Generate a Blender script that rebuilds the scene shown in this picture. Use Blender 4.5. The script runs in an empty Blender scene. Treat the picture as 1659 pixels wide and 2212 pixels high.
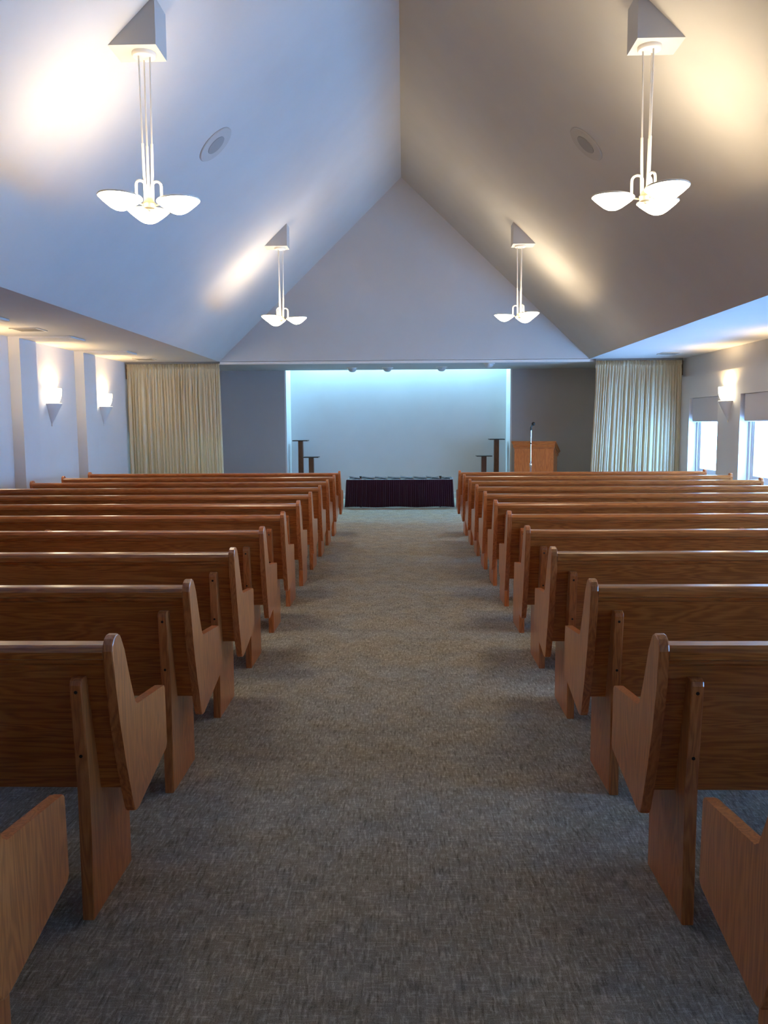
import bpy, bmesh, math, random
from mathutils import Vector, Matrix
PI = math.pi
random.seed(7)
S = bpy.context.scene
C = S.collection

# ------------------------------------------------------------------ camera
CAM_H = 1.485
F_PX, YAW, PITCH, ROLL = 1790.0, 0.0243, -0.1047, -0.0061
fw = Vector((-math.sin(YAW) * math.cos(PITCH), math.cos(YAW) * math.cos(PITCH), math.sin(PITCH)))
rt = Vector((math.cos(YAW), math.sin(YAW), 0))
up = rt.cross(fw)
r2 = rt * math.cos(ROLL) + up * math.sin(ROLL)
u2 = up * math.cos(ROLL) - rt * math.sin(ROLL)
cam_d = bpy.data.cameras.new('camera')
cam_d.sensor_fit = 'AUTO'
cam_d.sensor_width = 36
cam_d.lens = F_PX / 2212 * 36
cam_d.clip_start = 0.05
cam_d.clip_end = 200
cam = bpy.data.objects.new('camera', cam_d)
C.objects.link(cam)
M = Matrix((r2, u2, -fw)).transposed().to_4x4()
M.translation = (0, 0, CAM_H)
cam.matrix_world = M
S.camera = cam

# ------------------------------------------------------------------ sky and exposure
SKY_STRENGTH = 56.0
SKY_COLOR = (0.22, 0.51, 1.0)
world = bpy.data.worlds.new('overcast_sky')
S.world = world
world.use_nodes = True
bg = world.node_tree.nodes['Background']
bg.inputs[0].default_value = (*SKY_COLOR, 1)
bg.inputs[1].default_value = SKY_STRENGTH
S.view_settings.view_transform = 'Standard'
S.view_settings.look = 'None'
S.view_settings.gamma = 1
S.view_settings.exposure = 0.0
S.view_settings.use_curve_mapping = False
try:
    S.cycles.use_denoising = True
    S.cycles.max_bounces = 10
    S.cycles.diffuse_bounces = 6
    S.cycles.sample_clamp_indirect = 6
    S.cycles.caustics_reflective = False
    S.cycles.caustics_refractive = False
except Exception:
    pass
WARM = (1.0, 0.64, 0.27)
PENDANT_W = 5.6       # each bulb in a pendant bowl
SCONCE_W = 34.0
BOWL_EMIT = 28.0
SCONCE_EMIT = 24.0
COVE_EMIT = 270.0

# ------------------------------------------------------------------ materials
def mat(name, color, rough=0.6, metal=0.0, spec=0.5):
    m = bpy.data.materials.new(name)
    m.use_nodes = True
    b = m.node_tree.nodes['Principled BSDF']
    b.inputs['Base Color'].default_value = (*color, 1)
    b.inputs['Roughness'].default_value = rough
    b.inputs['Metallic'].default_value = metal
    b.inputs['Specular IOR Level'].default_value = spec
    return m

def nodes(m):
    nt = m.node_tree
    return nt, nt.nodes['Principled BSDF']

def N(nt, t, **kw):
    n = nt.nodes.new(t)
    for k, v in kw.items():
        setattr(n, k, v)
    return n

def ramp(nt, pts):
    r = N(nt, 'ShaderNodeValToRGB')
    e = r.color_ramp.elements
    while len(e) < len(pts):
        e.new(0.5)
    for i, (p, c) in enumerate(pts):
        e[i].position = p
        e[i].color = (*c, 1)
    return r

def mapped(nt, scale):
    tc = N(nt, 'ShaderNodeTexCoord')
    mp = N(nt, 'ShaderNodeMapping')
    mp.inputs['Scale'].default_value = scale
    nt.links.new(tc.outputs['Object'], mp.inputs['Vector'])
    return mp

def noise(nt, vec, scale, detail=3, rough=0.5, dist=0.0, w=None):
    n = N(nt, 'ShaderNodeTexNoise')
    if w is not None:
        n.noise_dimensions = '4D'
        nt.links.new(w, n.inputs['W'])
    n.inputs['Scale'].default_value = scale
    n.inputs['Detail'].default_value = detail
    n.inputs['Roughness'].default_value = rough
    n.inputs['Distortion'].default_value = dist
    nt.links.new(vec, n.inputs['Vector'])
    return n

def math_n(nt, op, a, b=None):
    n = N(nt, 'ShaderNodeMath', operation=op)
    for i, v in enumerate((a, b)):
        if v is None:
            continue
        if isinstance(v, (int, float)):
            n.inputs[i].default_value = v
        else:
            nt.links.new(v, n.inputs[i])
    return n.outputs[0]

def paint(name, color, rough=0.75, bump=0.06, scale=180):
    m = mat(name, color, rough, spec=0.3)
    nt, b = nodes(m)
    mp = mapped(nt, (1, 1, 1))
    n = noise(nt, mp.outputs[0], scale, 3)
    n2 = noise(nt, mp.outputs[0], 2.2, 3)
    d = tuple(c * 0.97 for c in color)
    r = ramp(nt, [(0.35, d), (0.65, color)])
    nt.links.new(n2.outputs['Fac'], r.inputs[0])
    nt.links.new(r.outputs[0], b.inputs['Base Color'])
    bp = N(nt, 'ShaderNodeBump')
    bp.inputs['Strength'].default_value = bump
    bp.inputs['Distance'].default_value = 0.004
    nt.links.new(n.outputs['Fac'], bp.inputs['Height'])
    nt.links.new(bp.outputs[0], b.inputs['Normal'])
    return m

def oak(name, axis, dark, mid, light, rough=0.32):
    """oak veneer with the grain running along axis 0 (x) or 2 (z)"""
    m = mat(name, mid, rough)
    nt, b = nodes(m)
    info = N(nt, 'ShaderNodeObjectInfo')
    w = math_n(nt, 'MULTIPLY', info.outputs['Random'], 37.0)
    sc = [10.0, 10.0, 10.0]
    sc[axis] = 0.85
    mp = mapped(nt, sc)
    n = noise(nt, mp.outputs[0], 1.0, 3, 0.55, 0.5, w)
    rings = math_n(nt, 'SINE', math_n(nt, 'MULTIPLY', n.outputs['Fac'], 110.0))
    rings = math_n(nt, 'ADD', math_n(nt, 'MULTIPLY', rings, 0.5), 0.5)
    sp = [260.0, 260.0, 260.0]
    sp[axis] = 9.0
    mp2 = mapped(nt, sp)
    pores = noise(nt, mp2.outputs[0], 1.0, 2, 0.6, 0.0, w)
    so = [3.0, 3.0, 3.0]
    so[axis] = 0.4
    mp3 = mapped(nt, so)
    tone = noise(nt, mp3.outputs[0], 1.0, 2, 0.5, 0.0, w)
    f = math_n(nt, 'ADD', math_n(nt, 'MULTIPLY', rings, 0.24), math_n(nt, 'MULTIPLY', pores.outputs['Fac'], 0.56))
    f = math_n(nt, 'ADD', f, math_n(nt, 'MULTIPLY', tone.outputs['Fac'], 0.30))
    r = ramp(nt, [(0.26, dark), (0.56, mid), (0.86, light)])
    nt.links.new(f, r.inputs[0])
    nt.links.new(r.outputs[0], b.inputs['Base Color'])
    bp = N(nt, 'ShaderNodeBump')
    bp.inputs['Strength'].default_value = 0.05
    bp.inputs['Distance'].default_value = 0.002
    nt.links.new(pores.outputs['Fac'], bp.inputs['Height'])
    nt.links.new(bp.outputs[0], b.inputs['Normal'])
    b.inputs['Coat Weight'].default_value = 0.35
    b.inputs['Coat Roughness'].default_value = 0.18
    return m

def carpet_mat():
    m = mat('woven_carpet', (0.2, 0.2, 0.18), 0.95, spec=0.1)
    nt, b = nodes(m)
    def streak(sc, lo, hi, off):
        mp = mapped(nt, sc)
        mp.inputs['Location'].default_value = (off, off * 1.7, 0)
        n = noise(nt, mp.outputs[0], 1.0, 2, 0.6)
        r = ramp(nt, [(lo, (0, 0, 0)), (hi, (1, 1, 1))])
        nt.links.new(n.outputs['Fac'], r.inputs[0])
        return r.outputs[0]
    s1 = streak((120, 24, 1), 0.50, 0.66, 0)
    s2 = streak((22, 130, 1), 0.50, 0.68, 5)
    s3 = streak((90, 12, 1), 0.52, 0.68, 11)
    mp = mapped(nt, (1, 1, 1))
    fine = noise(nt, mp.outputs[0], 330, 2, 0.8)
    patch = noise(nt, mp.outputs[0], 6.5, 3, 0.6)
    hue = noise(nt, mp.outputs[0], 3.2, 4, 0.6)
    f = math_n(nt, 'ADD', math_n(nt, 'MULTIPLY', s1, 0.17), math_n(nt, 'MULTIPLY', s2, 0.13))
    f = math_n(nt, 'SUBTRACT', f, math_n(nt, 'MULTIPLY', s3, 0.15))
    f = math_n(nt, 'ADD', f, math_n(nt, 'MULTIPLY', fine.outputs['Fac'], 0.75))
    f = math_n(nt, 'ADD', f, math_n(nt, 'MULTIPLY', patch.outputs['Fac'], 0.26))
    warm = ramp(nt, [(0.22, (0.085, 0.070, 0.050)), (0.55, (0.360, 0.310, 0.235)), (0.88, (0.74, 0.67, 0.56))])
    cool = ramp(nt, [(0.22, (0.080, 0.074, 0.062)), (0.55, (0.325, 0.300, 0.255)), (0.88, (0.70, 0.66, 0.59))])
    nt.links.new(f, warm.inputs[0])
    nt.links.new(f, cool.inputs[0])
    mx = N(nt, 'ShaderNodeMix', data_type='RGBA')
    hr = ramp(nt, [(0.42, (0, 0, 0)), (0.58, (1, 1, 1))])
    nt.links.new(hue.outputs['Fac'], hr.inputs[0])
    nt.links.new(hr.outputs[0], mx.inputs['Factor'])
    nt.links.new(warm.outputs[0], mx.inputs['A'])
    nt.links.new(cool.outputs[0], mx.inputs['B'])
    nt.links.new(mx.outputs['Result'], b.inputs['Base Color'])
    bp = N(nt, 'ShaderNodeBump')
    bp.inputs['Strength'].default_value = 0.4
    bp.inputs['Distance'].default_value = 0.004
    nt.links.new(fine.outputs['Fac'], bp.inputs['Height'])
    nt.links.new(bp.outputs[0], b.inputs['Normal'])
    return m

def fabric(name, color, sheen=0.0, scale=300, var=0.12):
    m = mat(name, color, 0.9, spec=0.2)
    nt, b = nodes(m)
    mp = mapped(nt, (1, 1, 1))
    n = noise(nt, mp.outputs[0], scale, 2)
    d = tuple(c * (1 - var) for c in color)
    l = tuple(min(1, c * (1 + var)) for c in color)
    r = ramp(nt, [(0.3, d), (0.7, l)])
    nt.links.new(n.outputs['Fac'], r.inputs[0])
    nt.links.new(r.outputs[0], b.inputs['Base Color'])
    b.inputs['Sheen Weight'].default_value = sheen
    return m

def glow(name, color, strength, base=(0.9, 0.88, 0.82)):
    m = mat(name, base, 0.3)
    nt, b = nodes(m)
    b.inputs['Emission Color'].default_value = (*color, 1)
    b.inputs['Emission Strength'].default_value = strength
    return m

def glass_mat():
    m = bpy.data.materials.new('window_glass')
    m.use_nodes = True
    nt = m.node_tree
    nt.nodes.clear()
    o = N(nt, 'ShaderNodeOutputMaterial')
    t = N(nt, 'ShaderNodeBsdfTransparent')
    t.inputs[0].default_value = (0.95, 0.97, 0.97, 1)
    g = N(nt, 'ShaderNodeBsdfGlossy')
    g.inputs['Roughness'].default_value = 0.02
    mx = N(nt, 'ShaderNodeMixShader')
    mx.inputs[0].default_value = 0.05
    nt.links.new(t.outputs[0], mx.inputs[1])
    nt.links.new(g.outputs[0], mx.inputs[2])
    nt.links.new(mx.outputs[0], o.inputs[0])
    return m

MT = {
    'ceiling': paint('white_ceiling_paint', (0.56, 0.56, 0.57)),
    'wall': paint('white_wall_paint', (0.68, 0.675, 0.69)),
    'taupe': paint('taupe_wall_paint', (0.41, 0.38, 0.38)),
    'trim': mat('white_trim_paint', (0.75, 0.75, 0.75), 0.45),
    'carpet': carpet_mat(),
    'oak_x': oak('oak_lengthwise', 0, (0.23, 0.053, 0.009), (0.48, 0.132, 0.026), (0.62, 0.205, 0.050), 0.28),
    'oak_z': oak('oak_upright', 2, (0.31, 0.074, 0.016), (0.56, 0.155, 0.038), (0.68, 0.23, 0.068), 0.30),
    'hole': mat('dark_screw_hole', (0.012, 0.006, 0.004), 0.8),
    'walnut': oak('brown_post_wood', 2, (0.06, 0.022, 0.009), (0.12, 0.046, 0.021), (0.17, 0.07, 0.035)),
    'dark_top': mat('dark_plate', (0.035, 0.028, 0.025), 0.35),
    'chrome': mat('chrome', (0.78, 0.80, 0.82), 0.14, 1.0),
    'black': mat('black_rubber', (0.012, 0.012, 0.013), 0.5),
    'velvet': fabric('maroon_velvet', (0.026, 0.0045, 0.012), 0.12, 120, 0.25),
    'cream': fabric('cream_curtain_cloth', (0.92, 0.82, 0.63), 0.0, 260, 0.05),
    'brown': mat('brown_gap_shade', (0.10, 0.06, 0.035), 0.6),  # shade of the backstage gap beside the curtains, put into the colour
    'lampwhite': mat('white_enamel', (0.80, 0.78, 0.74), 0.35),
    'brass': mat('satin_brass', (0.85, 0.74, 0.50), 0.4, 0.5),
    'bowl': glow('lit_opal_glass', (1.0, 0.86, 0.62), BOWL_EMIT),
    'sconce_bowl': glow('lit_sconce_glass', (1.0, 0.84, 0.56), SCONCE_EMIT),
    'bulb': glow('lit_bulb', (1.0, 0.84, 0.55), 12.0),
    'tube': glow('lit_fluorescent_tube', (0.34, 0.74, 1.0), COVE_EMIT),
    'fixture': mat('grey_fixture', (0.50, 0.52, 0.55), 0.5),
    'speaker': mat('speaker_rim', (0.46, 0.45, 0.45), 0.6),
    'grille': mat('speaker_grille', (0.30, 0.30, 0.31), 0.7),
    'vent': mat('vent_metal', (0.16, 0.155, 0.15), 0.5),
    'ventrim': mat('vent_frame', (0.55, 0.54, 0.52), 0.5),
    'valance': fabric('grey_valance_cloth', (0.58, 0.57, 0.61), 0.0, 300, 0.04),
    'vinyl': mat('white_vinyl', (0.80, 0.82, 0.84), 0.4),
    'glass': glass_mat(),
    'lattice': mat('grey_lattice_metal', (0.35, 0.36, 0.40), 0.35, 0.8),
}

# ------------------------------------------------------------------ mesh helpers
def new(): return bmesh.new()

def bx(bm, x0, x1, y0, y1, z0, z1, bev=0.0, seg=2):
    vs = [bm.verts.new((x, y, z)) for x in (x0, x1) for y in (y0, y1) for z in (z0, z1)]
    f = [(0, 1, 3, 2), (4, 6, 7, 5), (0, 4, 5, 1), (2, 3, 7, 6), (0, 2, 6, 4), (1, 5, 7, 3)]
    fs = [bm.faces.new([vs[i] for i in q]) for q in f]
    if bev:
        es = list({e for fc in fs for e in fc.edges})
        bmesh.ops.bevel(bm, geom=es, offset=bev, segments=seg, profile=0.5, affect='EDGES')

def prism(bm, prof, a0, a1, axis='x', bev=0.0):
    """extrude a 2D outline: axis x -> (y,z) outline, axis y -> (x,z), axis z -> (x,y)"""
    def P(a, p):
        return {'x': (a, p[0], p[1]), 'y': (p[0], a, p[1]), 'z': (p[0], p[1], a)}[axis]
    A = [bm.verts.new(P(a0, p)) for p in prof]
    B = [bm.verts.new(P(a1, p)) for p in prof]
    n = len(prof)
    fa = bm.faces.new(A)
    fb = bm.faces.new(list(reversed(B)))
    for i in range(n):
        j = (i + 1) % n
        bm.faces.new((A[j], A[i], B[i], B[j]))
    if bev:
        es = list(set(fa.edges) | set(fb.edges))
        bmesh.ops.bevel(bm, geom=es, offset=bev, segments=2, profile=0.5, affect='EDGES')

def lathe(bm, prof, n=32, c=(0, 0, 0), a0=0.0, a1=2 * PI, close=True):
    full = abs(a1 - a0 - 2 * PI) < 1e-6
    k = n if full else n + 1
    rows = []
    for r, z in prof:
        if r < 1e-6:
            rows.append([bm.verts.new((c[0], c[1], c[2] + z))])
        else:
            rows.append([bm.verts.new((c[0] + r * math.cos(a0 + (a1 - a0) * i / n), c[1] + r * math.sin(a0 + (a1 - a0) * i / n), c[2] + z)) for i in range(k)])
    for a, b in zip(rows, rows[1:]):
        for i in range(n):
            j = (i + 1) % k
            if len(a) == 1 and len(b) == 1:
                continue
            if len(a) == 1:
                bm.faces.new((a[0], b[j], b[i]))
            elif len(b) == 1:
                bm.faces.new((a[i], a[j], b[0]))
            else:
                bm.faces.new((a[i], a[j], b[j], b[i]))

def tube(bm, pts, rad, n=10):
    pts = [Vector(p) for p in pts]
    rads = rad if isinstance(rad, (list, tuple)) else [rad] * len(pts)
    rings = []
    ref = None
    for i, p in enumerate(pts):
        t = (pts[min(i + 1, len(pts) - 1)] - pts[max(i - 1, 0)]).normalized()
        if ref is None:
            ref = Vector((1, 0, 0)) if abs(t.x) < 0.9 else Vector((0, 1, 0))
        u = (ref - t * ref.dot(t)).normalized()
        ref = u
        v = t.cross(u)
        rings.append([bm.verts.new(p + (u * math.cos(2 * PI * k / n) + v * math.sin(2 * PI * k / n)) * rads[i]) for k in range(n)])
    for a, b in zip(rings, rings[1:]):
        for k in range(n):
            bm.faces.new((a[k], a[(k + 1) % n], b[(k + 1) % n], b[k]))
    bm.faces.new(list(reversed(rings[0])))
    bm.faces.new(rings[-1])

def mesh_of(name, bm, m, smooth=False):
    bmesh.ops.recalc_face_normals(bm, faces=bm.faces)
    me = bpy.data.meshes.new(name)
    bm.to_mesh(me)
    bm.free()
    me.materials.append(MT[m])
    if smooth:
        me.polygons.foreach_set('use_smooth', [True] * len(me.polygons))
        try:
            me.set_sharp_from_angle(angle=math.radians(40))
        except Exception:
            pass
    return me

def obj(name, bm, m, parent=None, smooth=False):
    o = bpy.data.objects.new(name, mesh_of(name, bm, m, smooth))
    C.objects.link(o)
    o.parent = parent
    return o

def inst(name, me, parent=None, loc=(0, 0, 0), rot=(0, 0, 0)):
    o = bpy.data.objects.new(name, me)
    C.objects.link(o)
    o.parent = parent
    o.location = loc
    o.rotation_euler = rot
    return o

def thing(name, label, cat, loc=(0, 0, 0), rz=0.0, group=None):
    o = bpy.data.objects.new(name, None)
    C.objects.link(o)
    o.empty_display_size = 0.1
    o.location = loc
    o.rotation_euler = (0, 0, rz)
    o['label'] = label
    o['category'] = cat
    if group:
        o['group'] = group
    return o

def struct(name, bm, m, label=None, smooth=False):
    o = obj(name, bm, m, None, smooth)
    o['kind'] = 'structure'
    if label:
        o['label'] = label
    return o

# ------------------------------------------------------------------ the room
YB, YG, YD, YA = -3.6, 14.4, 16.15, 16.8       # back wall, gable, taupe wall, alcove back
XE, ZS, ZR = 3.17, 2.585, 5.61                 # soffit edge, soffit height, ridge height
XL, XR, XRL = -4.82, 4.80, 4.74                # left wall, right wall above / below its ledge
RX = -0.03                                     # ridge
HZ = 2.54                                      # underside of the stage header

bm = new()
bx(bm, -5.2, 5.2, YB - 0.2, YA + 0.1, -0.12, 0.0)
struct('floor', bm, 'carpet', 'grey woven carpet running the length of the chapel')

bm = new()
T = 0.12
prof = [(XL - 0.3, ZS), (-XE, ZS), (RX, ZR), (XE, ZS), (XR + 0.3, ZS), (XR + 0.3, ZS + T), (XE + 0.05, ZS + T), (RX, ZR + 0.18), (-XE - 0.05, ZS + T), (XL - 0.3, ZS + T)]
prism(bm, prof, YB - 0.1, YG, 'y')
ceil = struct('ceiling', bm, 'ceiling', 'white vaulted ceiling with flat side soffits')
# flat bands crossing the left soffit at each pilaster
PIL = [12.19 - 2.04 * k for k in range(7)]
bm = new(); bx(bm, 0, 0.78, 0, 0.46, -0.022, 0.003)
band = mesh_of('soffit_band', bm, 'wall')
for y in PIL[:4]:
    inst('soffit_band', band, ceil, (XL, y, ZS))

# left wall with pilasters
bm = new(); bx(bm, XL - 0.2, XL, YB, YD, 0, ZS + 0.02)
wl = struct('wall_left', bm, 'wall', 'white side wall with shallow pilasters')
bm = new(); bx(bm, 0, 0.14, 0, 0.46, 0, ZS - 0.02)
pil = mesh_of('pilaster', bm, 'wall')
for y in PIL:
    inst('pilaster', pil, wl, (XL, y, 0))

# right wall: thicker lower part with window openings, thinner band above a ledge
WIN = [(12.715 - 2.1 * k, 13.98 - 2.1 * k) for k in range(7)]
WZ0, WZ1, LEDGE = 0.60, 1.892, 2.258
XO = 5.0
bm = new()
bx(bm, XR, XO, YB, YD, LEDGE, ZS + 0.02)
bx(bm, XRL, XO, YB, YG + 0.05, WZ1, LEDGE)
bx(bm, XRL, XO, YB, YG + 0.05, 0, WZ0)
edges = [YG + 0.05] + [e for w in WIN for e in (w[1], w[0])] + [YB]
for a, b in zip(edges[0::2], edges[1::2]):
    bx(bm, XRL, XO, b, a, WZ0, WZ1)
bx(bm, XR, XO, YG + 0.05, YD, 0, LEDGE)
struct('wall_right', bm, 'wall', 'white side wall pierced by square windows below a ledge')

# back wall behind the camera
bm = new()
prism(bm, [(XL - 0.2, 0), (XO, 0), (XO, ZS + 0.05), (XE, ZS + 0.05), (RX, ZR + 0.05), (-XE, ZS + 0.05), (XL - 0.2, ZS + 0.05)], YB - 0.15, YB, 'y')
struct('wall_back', bm, 'wall', 'white rear wall of the chapel')

# front gable
bm = new()
prism(bm, [(-XE - 0.02, HZ + 0.047), (XE + 0.02, HZ + 0.047), (XE + 0.02, ZS + 0.03), (RX, ZR + 0.05), (-XE - 0.02, ZS + 0.03)], YG, YG + 0.12, 'y')
struct('wall_front', bm, 'ceiling', 'white triangular gable above the stage opening')
bm = new(); bx(bm, -XE - 0.01, XE + 0.01, YG + 0.005, YG + 0.10, HZ - 0.002, HZ + 0.040)
struct('trim_1', bm, 'trim', 'thin white curtain track trim under the gable')
# stage ceiling (underside of the header)
bm = new(); bx(bm, XL - 0.2, XO, YG + 0.06, YD + 0.001, HZ, HZ + 0.05); bx(bm, XL - 0.2, -XE + 0.02, YG - 0.001, YG + 0.07, ZS + 0.001, ZS + 0.12); bx(bm, XE - 0.02, XO, YG - 0.001, YG + 0.07, ZS + 0.001, ZS + 0.12)
struct('ceiling_stage', bm, 'ceiling', 'flat white header underside over the stage')

# taupe stage wall with the alcove opening, its returns and the pale back wall
AX0, AX1 = -2.276, 2.054
bm = new()
bx(bm, XL - 0.2, AX0 - 0.03, YD, YD + 0.06, 0, HZ + 0.62)
bx(bm, AX1 + 0.03, XO, YD, YD + 0.06, 0, HZ + 0.62)
struct('wall_stage', bm, 'taupe', 'dark taupe wall on both sides of the lit alcove')
bm = new()
bx(bm, AX0 - 0.03, AX0, YD - 0.002, YA + 0.1, 0, HZ + 0.62)
bx(bm, AX1, AX1 + 0.03, YD - 0.002, YA + 0.1, 0, HZ + 0.62)
bx(bm, AX0, AX1, YA, YA + 0.1, 0, HZ + 0.62)
struct('wall_alcove', bm, 'wall', 'pale alcove wall washed by hidden light')
bm = new(); bx(bm, AX0 - 0.03, AX1 + 0.03, YD - 0.04, YA + 0.1, HZ + 0.60, HZ + 0.65)
struct('ceiling_alcove', bm, 'ceiling', 'raised ceiling pocket hiding the alcove lights')
bm = new(); bx(bm, AX0 - 0.03, AX1 + 0.03, YD - 0.04, YD, HZ + 0.045, HZ + 0.65)
struct('wall_header', bm, 'ceiling', 'board above the alcove opening closing its light pocket')
bm = new(); bx(bm, AX0, AX1, YA - 0.018, YA + 0.01, 0, 0.105, 0.004)
struct('baseboard_alcove', bm, 'trim', 'white baseboard along the alcove back wall')
bm = new(); bx(bm, XL, XL + 0.015, PIL[0] + 0.46, YD, 0, 0.10)
struct('baseboard_left', bm, 'trim', 'white baseboard along the pilaster wall')
bm = new(); bx(bm, XRL - 0.015, XRL, YB, YG + 0.05, 0, 0.10)
struct('baseboard_right', bm, 'trim', 'white baseboard under the windows')

# windows
for i, (y0, y1) in enumerate(WIN):
    root = bpy.data.objects.new('window_%d' % (i + 1) + ('_offscreen' if i > 1 else ''), None)
    C.objects.link(root)
    root.location = (4.87, (y0 + y1) / 2, WZ0)
    root['kind'] = 'structure'
    root['label'] = 'square white framed window, number %d along the wall from the stage' % (i + 1)
    h = (y1 - y0) / 2
    H = WZ1 - WZ0
    bm = new()
    for (d0, d1, w) in ((0.0, 0.07, 0.055), (0.02, 0.06, 0.095)):
        bx(bm, d0, d1, -h, -h + w, 0, H); bx(bm, d0, d1, h - w, h, 0, H)
        bx(bm, d0, d1, -h + w, h - w, 0, w); bx(bm, d0, d1, -h + w, h - w, H - w, H)
    obj('window_frame', bm, 'vinyl', root)
    bm = new()
    for s in (-1, 1):
        bx(bm, 0.028, 0.052, s * (h - 0.14), s * (h - 0.094), 0.094, H - 0.094)
    bx(bm, 0.028, 0.052, -h + 0.14, h - 0.14, 0.094, 0.14); bx(bm, 0.028, 0.052, -h + 0.14, h - 0.14, H - 0.14, H - 0.094)
    obj('sash', bm, 'vinyl', root)
    bm = new(); bx(bm, 0.037, 0.043, -h + 0.135, h - 0.135, 0.135, H - 0.135)
    obj('pane', bm, 'glass', root)
    bm = new(); bx(bm, -0.145, 0.0, -h, h, -0.0, 0.02)
    obj('window_sill', bm, 'vinyl', root)
    if True:
        bm = new()
        a0, a1 = y0 + 0.03 - (y0 + y1) / 2, y1 - 0.07 - (y0 + y1) / 2
        prism(bm, [(0.0, 0.388), (0.098, 0.388), (0.098, 0.02), (0.084, 0.0), (0.022, 0.0), (0.006, 0.008), (0.0, 0.025)], a0, a1, 'x', 0.012)
        v = obj('window_valance', bm, 'valance')
        v.rotation_euler = (0, 0, PI / 2)
        v.matrix_world = Matrix.Translation((4.770, (y0 + y1) / 2, 1.501)) @ Matrix(((0, 1, 0, 0), (1, 0, 0, 0), (0, 0, 1, 0), (0, 0, 0, 1)))
        v['label'] = 'flat grey cloth valance in the head of the %s window from the curtain' % ('first', 'second', 'third', 'fourth', 'fifth', 'sixth', 'seventh')[i]
        v['category'] = 'valance'
        v['group'] = 'window valances'
        hd = 1
bpy.context.view_layer.update()

# ------------------------------------------------------------------ pews
END = [(-0.012, 0.835), (-0.008, 0.853), (0.004, 0.868), (0.022, 0.876), (0.042, 0.876), (0.060, 0.867), (0.074, 0.850), (0.090, 0.815),
       (0.135, 0.700), (0.172, 0.622), (0.178, 0.613), (0.188, 0.611), (0.474, 0.579), (0.485, 0.576), (0.492, 0.566), (0.492, 0.365),
       (0.490, 0.353), (0.482, 0.345), (0.172, 0.280), (0.152, 0.276), (0.134, 0.283), (0.122, 0.300), (0.100, 0.370), (0.072, 0.450), (0.030, 0.600), (0.004, 0.730)]
SUP = [(0.0, 0.0), (0.345, 0.0), (0.345, 0.40), (0.125, 0.41), (0.040, 0.735), (0.030, 0.75), (0.010, 0.755), (-0.004, 0.755), (-0.016, 0.748), (-0.020, 0.735), (0.008, 0.40)]

def back_y(z):   # rear face of the back panel
    return 0.008 + (0.835 - z) * 0.195

def build_pew_meshes(L):
    me = {}
    bm = new(); prism(bm, END, 0, 0.031, 'x', 0.005); me['end_panel'] = mesh_of('end_panel', bm, 'oak_z')
    bm = new()
    t = 0.022
    prism(bm, [(back_y(0.375), 0.375), (back_y(0.375) + t, 0.375), (back_y(0.83) + t, 0.83), (back_y(0.83), 0.83)], 0.028, L - 0.028, 'x')
    me['back_panel'] = mesh_of('back_panel', bm, 'oak_x')
    bm = new()
    r = [(-0.012, 0.812), (-0.014, 0.832), (-0.006, 0.845), (0.004, 0.850), (0.052, 0.850), (0.060, 0.845), (0.064, 0.832), (0.064, 0.812), (0.050, 0.806), (0.002, 0.806)]
    prism(bm, r, 0.030, L - 0.030, 'x'); me['cap_rail'] = mesh_of('cap_rail', bm, 'oak_x')
    bm = new()
    prism(bm, [(0.001, 0.808), (0.055, 0.808), (0.055, 0.787), (0.014, 0.787), (0.006, 0.794)], 0.030, L - 0.030, 'x'); me['rail_moulding'] = mesh_of('rail_moulding', bm, 'oak_x')
    bm = new()
    prism(bm, [(0.10, 0.405), (0.465, 0.430), (0.475, 0.440), (0.475, 0.455), (0.465, 0.462), (0.10, 0.437)], 0.030, L - 0.030, 'x'); me['seat'] = mesh_of('seat', bm, 'oak_x')
    bm = new(); prism(bm, SUP, 0, 0.037, 'x', 0.004); me['support'] = mesh_of('support', bm, 'oak_z')
    bm = new(); lathe(bm, [(0, 0.0), (0.0052, 0.0), (0.0052, 0.006), (0, 0.006)], 10); me['screw'] = mesh_of('screw', bm, 'hole')
    return me

PITCH_Y, Y0 = 0.87, 2.343
LEFT_IN, LEFT_OUT, RIGHT_IN, RIGHT_OUT = -0.848, -4.25, 0.728, 4.0
ORD = ['front', 'second', 'third', 'fourth', 'fifth', 'sixth', 'seventh', 'eighth', 'ninth', 'tenth', 'eleventh', 'rearmost']
meL = build_pew_meshes(LEFT_IN - LEFT_OUT)
meR = build_pew_meshes(RIGHT_OUT - RIGHT_IN)
for side, me, xin, xout in (('pilaster', meL, LEFT_IN, LEFT_OUT), ('window', meR, RIGHT_IN, RIGHT_OUT)):
    L = abs(xout - xin)
    for k in range(-1, 11):
        row = ORD[10 - k]
        x0 = min(xin, xout)
        nm = ('frontmost oak pew' if row == 'front' else 'rearmost oak pew' if row == 'rearmost' else 'oak pew, %s row from the stage' % row)
        lab = '%s, on the %s side' % (nm, 'pilaster wall' if side == 'pilaster' else 'window')
        p = thing('church_pew', lab, 'pew', (x0, Y0 + k * PITCH_Y, 0), 0, 'rows of oak pews')
        for part in ('back_panel', 'cap_rail', 'rail_moulding', 'seat'):
            inst(part, me[part], p)
        inst('end_panel', me['end_panel'], p, (0, 0, 0)); inst('end_panel', me['end_panel'], p, (L - 0.031, 0, 0))
        for sx in (0.092, L / 2 - 0.018, L - 0.092 - 0.037):
            s = inst('support', me['support'], p, (sx, 0, 0))
            for z in (0.715, 0.515):
                yy = -0.020 + (0.735 - z) * 0.0836
                inst('screw', me['screw'], s, (0.0185, yy + 0.0045, z), (PI / 2, 0, 0))

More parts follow.
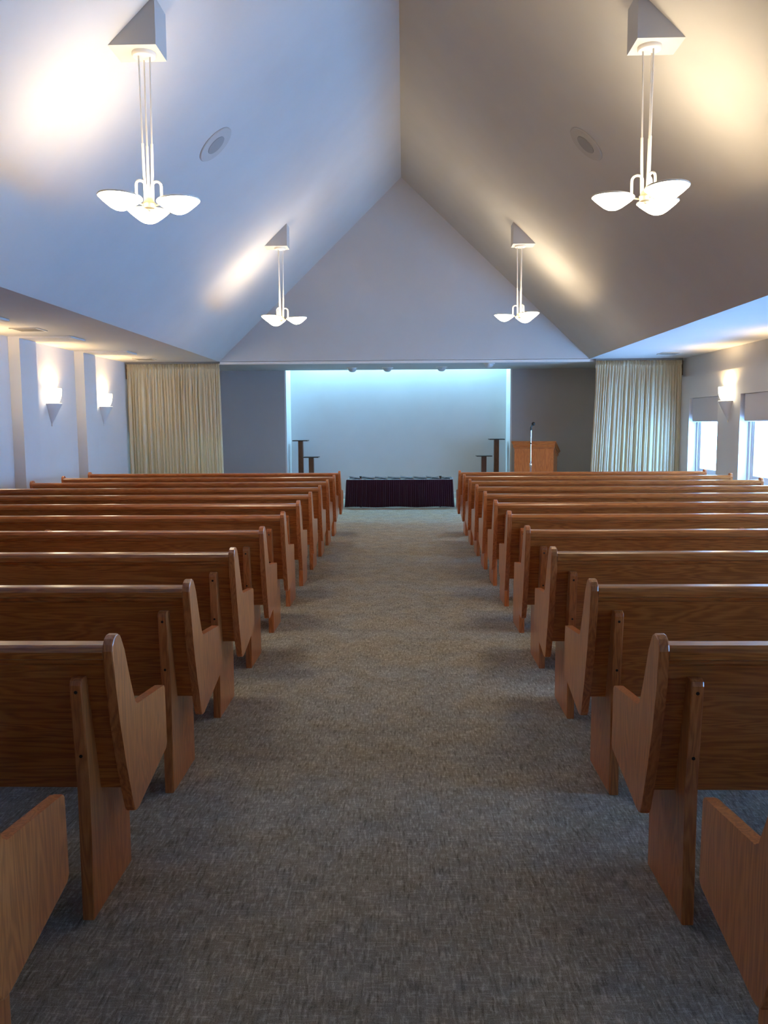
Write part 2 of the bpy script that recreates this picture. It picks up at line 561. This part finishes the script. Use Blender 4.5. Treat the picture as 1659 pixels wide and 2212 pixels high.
# ------------------------------------------------------------------ alcove lights
lt = thing('fluorescent_light', 'long fluorescent light strip hidden above the alcove opening', 'light', (0, YA - 0.052, HZ + 0.40))
bm = new(); bx(bm, AX0 + 0.12, AX1 - 0.12, -0.05, 0.05, 0.05, 0.208); obj('housing', bm, 'lampwhite', lt)
for i in range(3):
    bm = new()
    a = AX0 + 0.15 + i * 1.36
    tube(bm, [(a, 0, 0.02), (a + 1.30, 0, 0.02)], 0.019, 12)
    obj('tube', bm, 'tube', lt, True)
    bm = new(); bx(bm, a - 0.012, a + 0.006, -0.022, 0.022, -0.003, 0.06); bx(bm, a + 1.294, a + 1.312, -0.022, 0.022, -0.003, 0.06)
    obj('lamp_holder', bm, 'lampwhite', lt)

# ------------------------------------------------------------------ curtains
def curtain(x0, x1, seed, label, flare, outer):
    rnd = random.Random(seed)
    t = thing('curtain', label, 'curtain', ((x0 + x1) / 2, YG - 0.005, 0), 0, 'stage curtains')
    w = x1 - x0
    cols = 420
    zs = [2.555, 2.53, 2.50, 2.465, 2.45, 2.435, 2.40, 2.30, 2.1, 1.8, 1.4, 1.0, 0.6, 0.3, 0.03]
    nf = 31
    # fold phase warped by slow noise so that folds have unequal widths
    ph = []
    acc = 0
    wob = [rnd.uniform(0.55, 1.5) for _ in range(nf + 3)]
    for i in range(cols + 1):
        u = i / cols * nf
        k = int(u)
        f = u - k
        acc += (wob[k] * (1 - f) + wob[k + 1] * f)
        ph.append(acc)
    tot = ph[-1]
    ph = [p / tot * nf * 2 * PI for p in ph]
    amp = [rnd.uniform(0.6, 1.25) for _ in range(nf + 3)]
    lean = [rnd.uniform(-0.012, 0.012) for _ in range(nf + 3)]
    bm = new()
    grid = []
    for z in zs:
        row = []
        g = min(1.0, max(0.0, (2.45 - z) / 0.35))
        h = 1.0 if z >= 2.43 else 0.0
        d = (2.55 - z) / 2.5
        for i in range(cols + 1):
            u = i / cols
            k = int(u * nf)
            a = 0.026 * amp[k] * (0.45 + 0.55 * g)
            y = a * math.sin(ph[i]) + 0.010 * g * math.sin(ph[i] * 0.5 + seed)
            if z >= 2.47:
                y += 0.012 * math.sin(ph[i] * 2.0 + z * 60 + k)
            if abs(z - 2.45) < 0.016:
                y = y * 0.6 + 0.012
            edge = u if flare > 0 else 1 - u
            x = -w / 2 + u * w + lean[k] * g + 0.008 * math.cos(ph[i]) * g
            x += (-abs(flare) * d * (1 - u) if flare > 0 else abs(flare) * d * u)
            row.append(bm.verts.new((x, y, z)))
        grid.append(row)
    for a, b in zip(grid, grid[1:]):
        for i in range(cols):
            bm.faces.new((a[i], a[i + 1], b[i + 1], b[i]))
    bmesh.ops.solidify(bm, geom=bm.faces, thickness=0.003)
    obj('curtain_cloth', bm, 'cream', t, True)
    bm = new(); bx(bm, -w / 2 - 0.01, w / 2 + 0.01, -0.02, 0.02, 2.553, 2.586); obj('curtain_track', bm, 'vent', t)
    bm = new()
    s = 1 if outer > 0 else -1
    bx(bm, *(sorted((s * (w / 2 - 0.0), s * (w / 2 + 0.028)))), 0.02, 0.05, 2.30, 2.575); obj('backstage_gap_strip', bm, 'brown', t)  # dark strip added in place of the shaded gap into backstage
curtain(-4.785, -3.175, 3, 'cream pleated curtain beside the pilaster wall', -0.03, -1)
curtain(3.285, 4.735, 11, 'cream pleated curtain beside the window wall', 0.10, 1)

# ------------------------------------------------------------------ casket bier with velvet skirt
BX, BY = -0.08, 14.84
b = thing('casket_bier', 'low casket bier with dark maroon velvet skirt before the alcove', 'bier', (BX, BY, 0))
HL, DP = 0.955, 0.70
def ring_pts(n_long, n_short, hl, d0, d1):
    pts = []
    for i in range(n_long): pts.append((-hl + 2 * hl * i / n_long, d0, 0, -1))
    for i in range(n_short): pts.append((hl, d0 + (d1 - d0) * i / n_short, 1, 0))
    for i in range(n_long): pts.append((hl - 2 * hl * i / n_long, d1, 0, 1))
    for i in range(n_short): pts.append((-hl, d1 - (d1 - d0) * i / n_short, -1, 0))
    return pts
bm = new()
rows = []
for z, ex, am in ((0.505, 0.0, 0.002), (0.485, 0.002, 0.004), (0.42, 0.004, 0.008), (0.25, 0.010, 0.012), (0.10, 0.018, 0.014), (0.014, 0.024, 0.015)):
    pts = ring_pts(330, 110, HL + ex, 0.03 - ex, DP - 0.03 + ex)
    rr = random.Random(5)
    ws = [rr.uniform(0.3, 1.0) for _ in range(len(pts) // 6 + 2)]
    row = []
    for i, (x, y, nx, ny) in enumerate(pts):
        q = am * ws[i // 6] * math.sin(i * 2 * PI / 6.0 + 0.8 * math.sin(i * 0.11))
        zz = z + (0.006 * math.sin(i * 0.05) if z < 0.05 else 0)
        row.append(bm.verts.new((x + nx * q, y + ny * q, zz)))
    rows.append(row)
for a, c in zip(rows, rows[1:]):
    n = len(a)
    for i in range(n):
        bm.faces.new((a[i], a[(i + 1) % n], c[(i + 1) % n], c[i]))
obj('velvet_skirt', bm, 'velvet', b, True)
bm = new()
for y in (0.035, DP - 0.065):
    bx(bm, -HL, HL, y, y + 0.03, 0.485, 0.512, 0.004)
for x in (-HL, HL - 0.03):
    bx(bm, x, x + 0.03, 0.035, DP - 0.035, 0.485, 0.512, 0.004)
obj('top_frame', bm, 'lattice', b)
for i in range(8):
    for s in (0, 1):
        bm = new()
        xa, xb = -HL + 0.02 + i * 0.2365, -HL + 0.02 + (i + 1) * 0.2365
        ya, yb = (0.05, DP - 0.05) if s == 0 else (DP - 0.05, 0.05)
        tube(bm, [(xa, ya, 0.515 + 0.012 * s), (xb, yb, 0.515 + 0.012 * s)], 0.010, 6)
        obj('scissor_bar', bm, 'lattice', b)
for i in range(1, 8):
    bm = new(); tube(bm, [(-HL + 0.02 + i * 0.2365, 0.045, 0.528), (-HL + 0.02 + i * 0.2365, DP - 0.045, 0.528)], 0.012, 8)
    obj('roller', bm, 'chrome', b, True)
for x in (-0.70, 0.735):
    bm = new(); bx(bm, x - 0.016, x + 0.016, 0.06, 0.085, 0.50, 0.555, 0.004); bx(bm, x - 0.022, x + 0.022, 0.055, 0.09, 0.552, 0.568, 0.004)
    obj('stop_pin', bm, 'black', b)
for x in (-0.70, 0.735):
    for y in (0.09, DP - 0.09):
        bm = new(); tube(bm, [(x, y, 0.07), (x, y, 0.49)], 0.014, 8); lg = obj('leg', bm, 'lattice', b, True)
        bm = new(); tube(bm, [(x - 0.014, y, 0.035), (x + 0.014, y, 0.035)], 0.035, 16); bx(bm, x - 0.02, x + 0.02, y - 0.012, y + 0.012, 0.035, 0.08)
        obj('caster', bm, 'black', lg, True)

# ------------------------------------------------------------------ plant stands
def plant_stand(x, y, h, label):
    t = thing('plant_stand', label, 'plant stand', (x, y, 0), 0, 'plant stands in the alcove')
    bm = new(); bx(bm, -0.15, 0.15, -0.15, 0.15, h - 0.02, h, 0.004); obj('top_plate', bm, 'dark_top', t)
    bm = new(); bx(bm, -0.049, 0.049, -0.049, 0.049, 0.03, h - 0.018, 0.006); obj('post', bm, 'walnut', t)
    bm = new(); bx(bm, -0.13, 0.13, -0.13, 0.13, 0.0, 0.032, 0.005); obj('base', bm, 'dark_top', t)
plant_stand(-2.043, 16.45, 1.195, 'tall brown plant stand by the alcove edge far from the lectern')
plant_stand(-1.80, 16.12, 0.880, 'short brown plant stand in front of the alcove far from the lectern')
plant_stand(1.826, 16.45, 1.202, 'tall brown plant stand by the alcove edge nearest the lectern')
plant_stand(1.555, 16.18, 0.885, 'short brown plant stand between the bier and the lectern side')

# ------------------------------------------------------------------ lectern
lec = thing('lectern', 'oak lectern with moulded sloping top in front of taupe wall', 'lectern', (2.34, 15.0, 0), math.radians(-18.5))
HW, DD = 0.352, 0.44
top = lambda y, o=0: 1.095 + o - 0.34 * y          # slopes down towards the speaker
bm = new(); prism(bm, [(0, 0.06), (DD, 0.06), (DD, top(DD)), (0, top(0))], -HW, HW, 'x'); obj('body', bm, 'oak_z', lec)
def crown(name, o, z0, z1):
    bm = new()
    prism(bm, [(-o, top(-o, z0)), (DD + o, top(DD + o, z0)), (DD + o, top(DD + o, z1)), (-o, top(-o, z1))], -HW - o, HW + o, 'x', 0.004)
    obj(name, bm, 'oak_x', lec)
crown('crown_moulding', 0.010, -0.055, -0.035)
crown('crown_moulding', 0.022, -0.036, 0.020)
crown('crown_moulding', 0.035, 0.018, 0.048)
crown('top_board', 0.050, 0.046, 0.066)
bm = new(); bx(bm, -HW - 0.015, HW + 0.015, -0.015, DD + 0.015, 0.0, 0.10, 0.006); obj('plinth', bm, 'oak_x', lec)

# ------------------------------------------------------------------ microphone on a stand
mic = thing('microphone_stand', 'chrome floor stand holding a black microphone before the lectern', 'microphone', (2.215, 14.55, 0))
bm = new(); lathe(bm, [(0, 0.0), (0.125, 0.0), (0.125, 0.008), (0.11, 0.018), (0.03, 0.03), (0.014, 0.05), (0, 0.05)], 32); obj('base', bm, 'chrome', mic, True)
bm = new(); tube(bm, [(0, 0, 0.045), (0, 0, 0.77)], 0.0125, 14); obj('lower_pole', bm, 'chrome', mic, True)
bm = new(); tube(bm, [(0, 0, 0.74), (0, 0, 0.75), (0, 0, 0.80), (0, 0, 0.81)], [0.015, 0.021, 0.021, 0.015], 14); obj('clutch', bm, 'chrome', mic, True)
bm = new(); tube(bm, [(0, 0, 0.79), (0, 0, 1.385)], 0.0095, 14); obj('upper_pole', bm, 'chrome', mic, True)
bm = new(); tube(bm, [(0, 0, 1.135), (0, 0, 1.16)], 0.0125, 12); obj('collar', bm, 'black', mic, True)
bm = new(); tube(bm, [(0, 0, 1.375), (0, 0, 1.40), (0.0, 0.0, 1.425), (0.012, 0.005, 1.445)], [0.015, 0.016, 0.014, 0.014], 12); cl = obj('clip', bm, 'black', mic, True)
bm = new(); tube(bm, [(-0.004, 0.0, 1.42), (0.016, 0.008, 1.452), (0.030, 0.012, 1.472)], [0.011, 0.015, 0.019], 14); obj('handle', bm, 'black', mic, True)
bm = new()
bmesh.ops.create_uvsphere(bm, u_segments=20, v_segments=12, radius=0.032, matrix=Matrix.Translation((0.042, 0.016, 1.488)))
obj('grille_ball', bm, 'black', mic, True)

# ------------------------------------------------------------------ eyeball spots under the header
def spot(x, y, tilt, label):
    t = thing('ceiling_spotlight', label, 'spotlight', (x, y, HZ), 0, 'unlit spotlights under the header')
    bm = new(); lathe(bm, [(0.075, 0.0), (0.105, 0.0), (0.105, -0.010), (0.095, -0.016), (0.075, -0.012)], 28); obj('trim_ring', bm, 'lampwhite', t, True)
    bm = new(); lathe(bm, [(0.082, 0.0), (0.080, -0.02), (0.072, -0.045), (0.055, -0.066), (0.03, -0.077), (0, -0.08)], 28)
    e = obj('eyeball', bm, 'fixture', t, True); e.rotation_euler = (0.0, tilt, 0); e.location = (0, 0, -0.004)
spot(-0.945, 15.47, 0.0, 'grey eyeball spotlight under the header farthest from the lectern')
spot(-0.296, 15.48, 0.08, 'grey eyeball spotlight under the header, second from the pilaster side')
spot(0.70, 15.44, 0.05, 'grey eyeball spotlight under the header, second from the lectern')
spot(1.48, 14.60, -0.22, 'tilted grey eyeball spotlight under the header above the lectern')

# ------------------------------------------------------------------ pendants
SL = (ZR - ZS) / XE
def light(name, loc, watts, parent, rad=0.03, col=WARM):
    l = bpy.data.lights.new(name, 'POINT')
    l.energy = watts
    l.color = col
    l.shadow_soft_size = rad
    o = bpy.data.objects.new(name, l)
    C.objects.link(o)
    o.parent = parent
    o.location = loc
    return o

bm = new()
lathe(bm, [(0.020, -0.074), (0.034, -0.071), (0.060, -0.058), (0.090, -0.036), (0.118, -0.014), (0.132, 0.0), (0.130, 0.003), (0.114, -0.009), (0.088, -0.030), (0.058, -0.051), (0.03, -0.064), (0, -0.066)], 36)
lathe(bm, [(0, -0.076), (0.020, -0.074)], 36)
ME_BOWL = mesh_of('glass_bowl', bm, 'bowl', True)
bm = new(); lathe(bm, [(0.126, 0.002), (0.139, 0.002), (0.141, 0.008), (0.137, 0.013), (0.126, 0.011), (0.126, 0.002)], 36)
ME_RIM = mesh_of('rim', bm, 'lampwhite', True)
bm = new(); lathe(bm, [(0, -0.060), (0.012, -0.058), (0.02, -0.048), (0.018, -0.040), (0.010, -0.034), (0, -0.032)], 16)
ME_BULB = mesh_of('bulb', bm, 'bulb', True)
bm = new()
arm_pts = [(0.022, 0, -0.01), (0.022, 0, 0.06), (0.022, 0, 0.105)] + [(0.056 - 0.034 * math.cos(PI * i / 8), 0, 0.105 + 0.034 * math.sin(PI * i / 8)) for i in range(1, 8)] + [(0.090, 0, 0.105), (0.090, 0, 0.0)]
tube(bm, arm_pts, 0.0085, 10)
ME_ARM = mesh_of('gooseneck', bm, 'lampwhite', True)
bm = new(); tube(bm, [(0.02, 0, -0.018), (0.075, 0, -0.006), (0.10, 0, 0.006)], 0.006, 8)
ME_STRUT = mesh_of('strut', bm, 'brass', True)
bm = new(); lathe(bm, [(0, -0.045), (0.010, -0.043), (0.016, -0.032), (0.036, -0.026), (0.044, -0.012), (0.044, 0.004), (0.036, 0.012), (0.030, 0.034), (0, 0.036)], 24)
ME_HUB = mesh_of('hub', bm, 'brass', True)
bm = new(); lathe(bm, [(0, 0.0), (0.076, 0.0), (0.076, -0.016), (0.070, -0.024), (0.03, -0.028), (0.012, -0.036), (0, -0.036)], 32)
ME_CAN = mesh_of('canopy', bm, 'lampwhite', True)

def pendant(x, y, a0, label, zdrop=0.935):
    s = 1 if x > 0 else -1
    # wedge shaped mount: its outer bottom edge meets the sloped ceiling
    xo = x + s * 0.190
    xi = x - s * 0.112
    zb = ZR - (abs(xo - RX)) * ((ZR - ZS) / (XE + (0.03 if s > 0 else -0.03)))
    t = thing('pendant_light', label, 'pendant light', (x, y, zb), 0, 'three-bowl pendant lights')
    hgt = SL * abs(xo - xi)
    bm = new()
    dx = lambda v: v - x
    d = s * 0.02
    prism(bm, [(dx(xo), 0.0), (dx(xi), 0.0), (dx(xi), hgt + 0.01), (dx(xo) , 0.012)], -0.125, 0.125, 'y')
    obj('ceiling_mount', bm, 'ceiling', t)
    inst('canopy', ME_CAN, t, (0, 0, 0))
    zh = -zdrop
    for i in range(3):
        a = a0 + i * 2 * PI / 3
        bm = new()
        ra, rb = 0.040, 0.026
        tube(bm, [(ra * math.cos(a), ra * math.sin(a), -0.02), (0.033 * math.cos(a), 0.033 * math.sin(a), zh * 0.62)], 0.0058, 8)
        rod = obj('rod', bm, 'lampwhite', t, True)
        bm = new()
        tube(bm, [(0.0335 * math.cos(a), 0.0335 * math.sin(a), zh * 0.60), (0.033 * math.cos(a), 0.033 * math.sin(a), zh * 0.63), (rb * math.cos(a), rb * math.sin(a), zh)], [0.0085, 0.0085, 0.0105], 8)
        obj('sleeve', bm, 'lampwhite', rod, True)
    inst('hub', ME_HUB, t, (0, 0, zh))
    for i in range(3):
        a = a0 + i * 2 * PI / 3
        R = 0.208
        inst('gooseneck', ME_ARM, t, (0, 0, zh), (0, 0, a))
        inst('strut', ME_STRUT, t, (0, 0, zh), (0, 0, a))
        bo = inst('glass_bowl', ME_BOWL, t, (R * math.cos(a), R * math.sin(a), zh), (0, 0, a))
        bo.rotation_euler = (Matrix.Rotation(a, 3, 'Z') @ Matrix.Rotation(-0.06, 3, 'Y')).to_euler()
        inst('rim', ME_RIM, bo)
        inst('bulb', ME_BULB, bo)
        light('bulb_light', (0, 0, -0.012), PENDANT_W, bo, 0.012)
pendant(-1.655, 5.55, math.radians(108), 'white three-bowl pendant on the pilaster side, nearer the rear pews')
pendant(1.592, 5.66, math.radians(52), 'white three-bowl pendant on the window side, nearer the rear pews')
pendant(-1.655, 11.42, math.radians(0), 'white three-bowl pendant on the pilaster side, nearer the stage')
pendant(1.592, 11.62, math.radians(60), 'white three-bowl pendant on the window side, nearer the stage')

# ------------------------------------------------------------------ ceiling speakers
def speaker(x, y, label):
    s = 1 if x > 0 else -1
    z = ZR - abs(x - RX) * ((ZR - ZS) / (XE + (0.03 if s > 0 else -0.03)))
    ang = math.atan2(ZR - ZS, XE)
    t = thing('ceiling_speaker', label, 'speaker', (x, y, z), 0, 'round speakers in the sloped ceiling')
    t.rotation_euler = (0, s * ang, 0)
    bm = new(); lathe(bm, [(0.0, 0.004), (0.190, 0.004), (0.192, -0.006), (0.184, -0.013), (0.100, -0.013), (0.098, -0.010), (0, -0.010)], 48); obj('rim', bm, 'speaker', t, True)
    bm = new(); lathe(bm, [(0.098, -0.008), (0.096, -0.015), (0, -0.017)], 36); obj('grille', bm, 'grille', t, True)
speaker(-1.69, 7.74, 'round grey speaker in the ceiling slope on the pilaster side')
speaker(1.665, 7.86, 'round grey speaker in the ceiling slope on the window side')

# ------------------------------------------------------------------ soffit vents
def vent(x, y, label):
    t = thing('air_vent', label, 'vent', (x, y, ZS), 0, 'louvred vents in the soffits')
    bm = new()
    w, d = 0.155, 0.15
    for a in ((-w, w, -d, -d + 0.022), (-w, w, d - 0.022, d), (-w, -w + 0.022, -d + 0.02, d - 0.02), (w - 0.022, w, -d + 0.02, d - 0.02)):
        bx(bm, *a, -0.010, 0.003)
    obj('frame', bm, 'ventrim', t)
    bm = new(); bx(bm, -w + 0.02, w - 0.02, -d + 0.02, d - 0.02, -0.002, 0.003); obj('backing', bm, 'black', t)
    for i in range(8):
        bm = new()
        y0 = -d + 0.026 + i * 0.0315
        prism(bm, [(y0, -0.003), (y0 + 0.003, -0.001), (y0 + 0.024, -0.009), (y0 + 0.021, -0.011)], -w + 0.02, w - 0.02, 'x')
        obj('slat', bm, 'vent', t)
vent(-4.24, 9.44, 'louvred vent in the pilaster-side soffit away from the curtain')
vent(-4.24, 13.66, 'louvred vent in the pilaster-side soffit next to the curtain')
vent(4.20, 13.40, 'louvred vent in the window-side soffit next to the curtain')

# ------------------------------------------------------------------ wall sconces
bm = new()
lathe(bm, [(0.006, -0.285), (0.05, -0.205), (0.152, -0.005), (0.145, 0.0), (0.11, 0.0), (0, -0.03)], 24, (0, 0, 0), -PI / 2, PI / 2)
ME_CONE = mesh_of('cone_bracket', bm, 'wall', True)
bm = new(); lathe(bm, [(0, -0.315), (0.006, -0.312), (0.009, -0.300), (0.006, -0.288), (0.010, -0.280), (0, -0.276)], 14, (0.006, 0, 0)); ME_FIN = mesh_of('finial', bm, 'lampwhite', True)
bm = new()
lathe(bm, [(0, -0.03), (0.05, -0.024), (0.088, -0.006), (0.116, 0.028), (0.136, 0.075), (0.147, 0.13), (0.150, 0.195), (0.146, 0.20), (0.141, 0.13), (0.130, 0.078), (0.110, 0.034), (0.083, 0.002), (0.048, -0.014), (0, -0.02)], 24, (0, 0, 0.0), -PI / 2, PI / 2)
ME_SB = mesh_of('glass_bowl', bm, 'sconce_bowl', True)
bm = new(); lathe(bm, [(0, 0.015), (0.014, 0.018), (0.024, 0.06), (0.02, 0.085), (0, 0.095)], 14, (0.065, 0, 0)); ME_SBULB = mesh_of('bulb', bm, 'bulb', True)
def sconce(x, y, label, off=''):
    t = thing('wall_sconce' + off, label, 'sconce', (x, y, 1.805), 0 if x < 0 else PI, 'lit wall sconces')
    inst('cone_bracket', ME_CONE, t); inst('finial', ME_FIN, t); inst('glass_bowl' + off, ME_SB, t)
    inst('bulb' + off, ME_SBULB, t)
    light('bulb_light' + off, (0.070, 0, 0.118), SCONCE_W, t, 0.03)
sconce(XL, 13.28, 'lit half-bowl sconce on the pilaster wall, first from the curtain')
sconce(XL, 11.30, 'lit half-bowl sconce on the pilaster wall, second from the curtain')
sconce(XRL, 12.30, 'lit half-bowl sconce between windows, first from the curtain')
# the next one of each row, just outside the frame; its glow shows on the soffit at the frame's edge
sconce(XL, 9.27, 'lit half-bowl sconce on the pilaster wall, third from the curtain', '_left_offscreen')
sconce(XRL, 10.20, 'lit half-bowl sconce between windows, second from the curtain', '_right_offscreen')
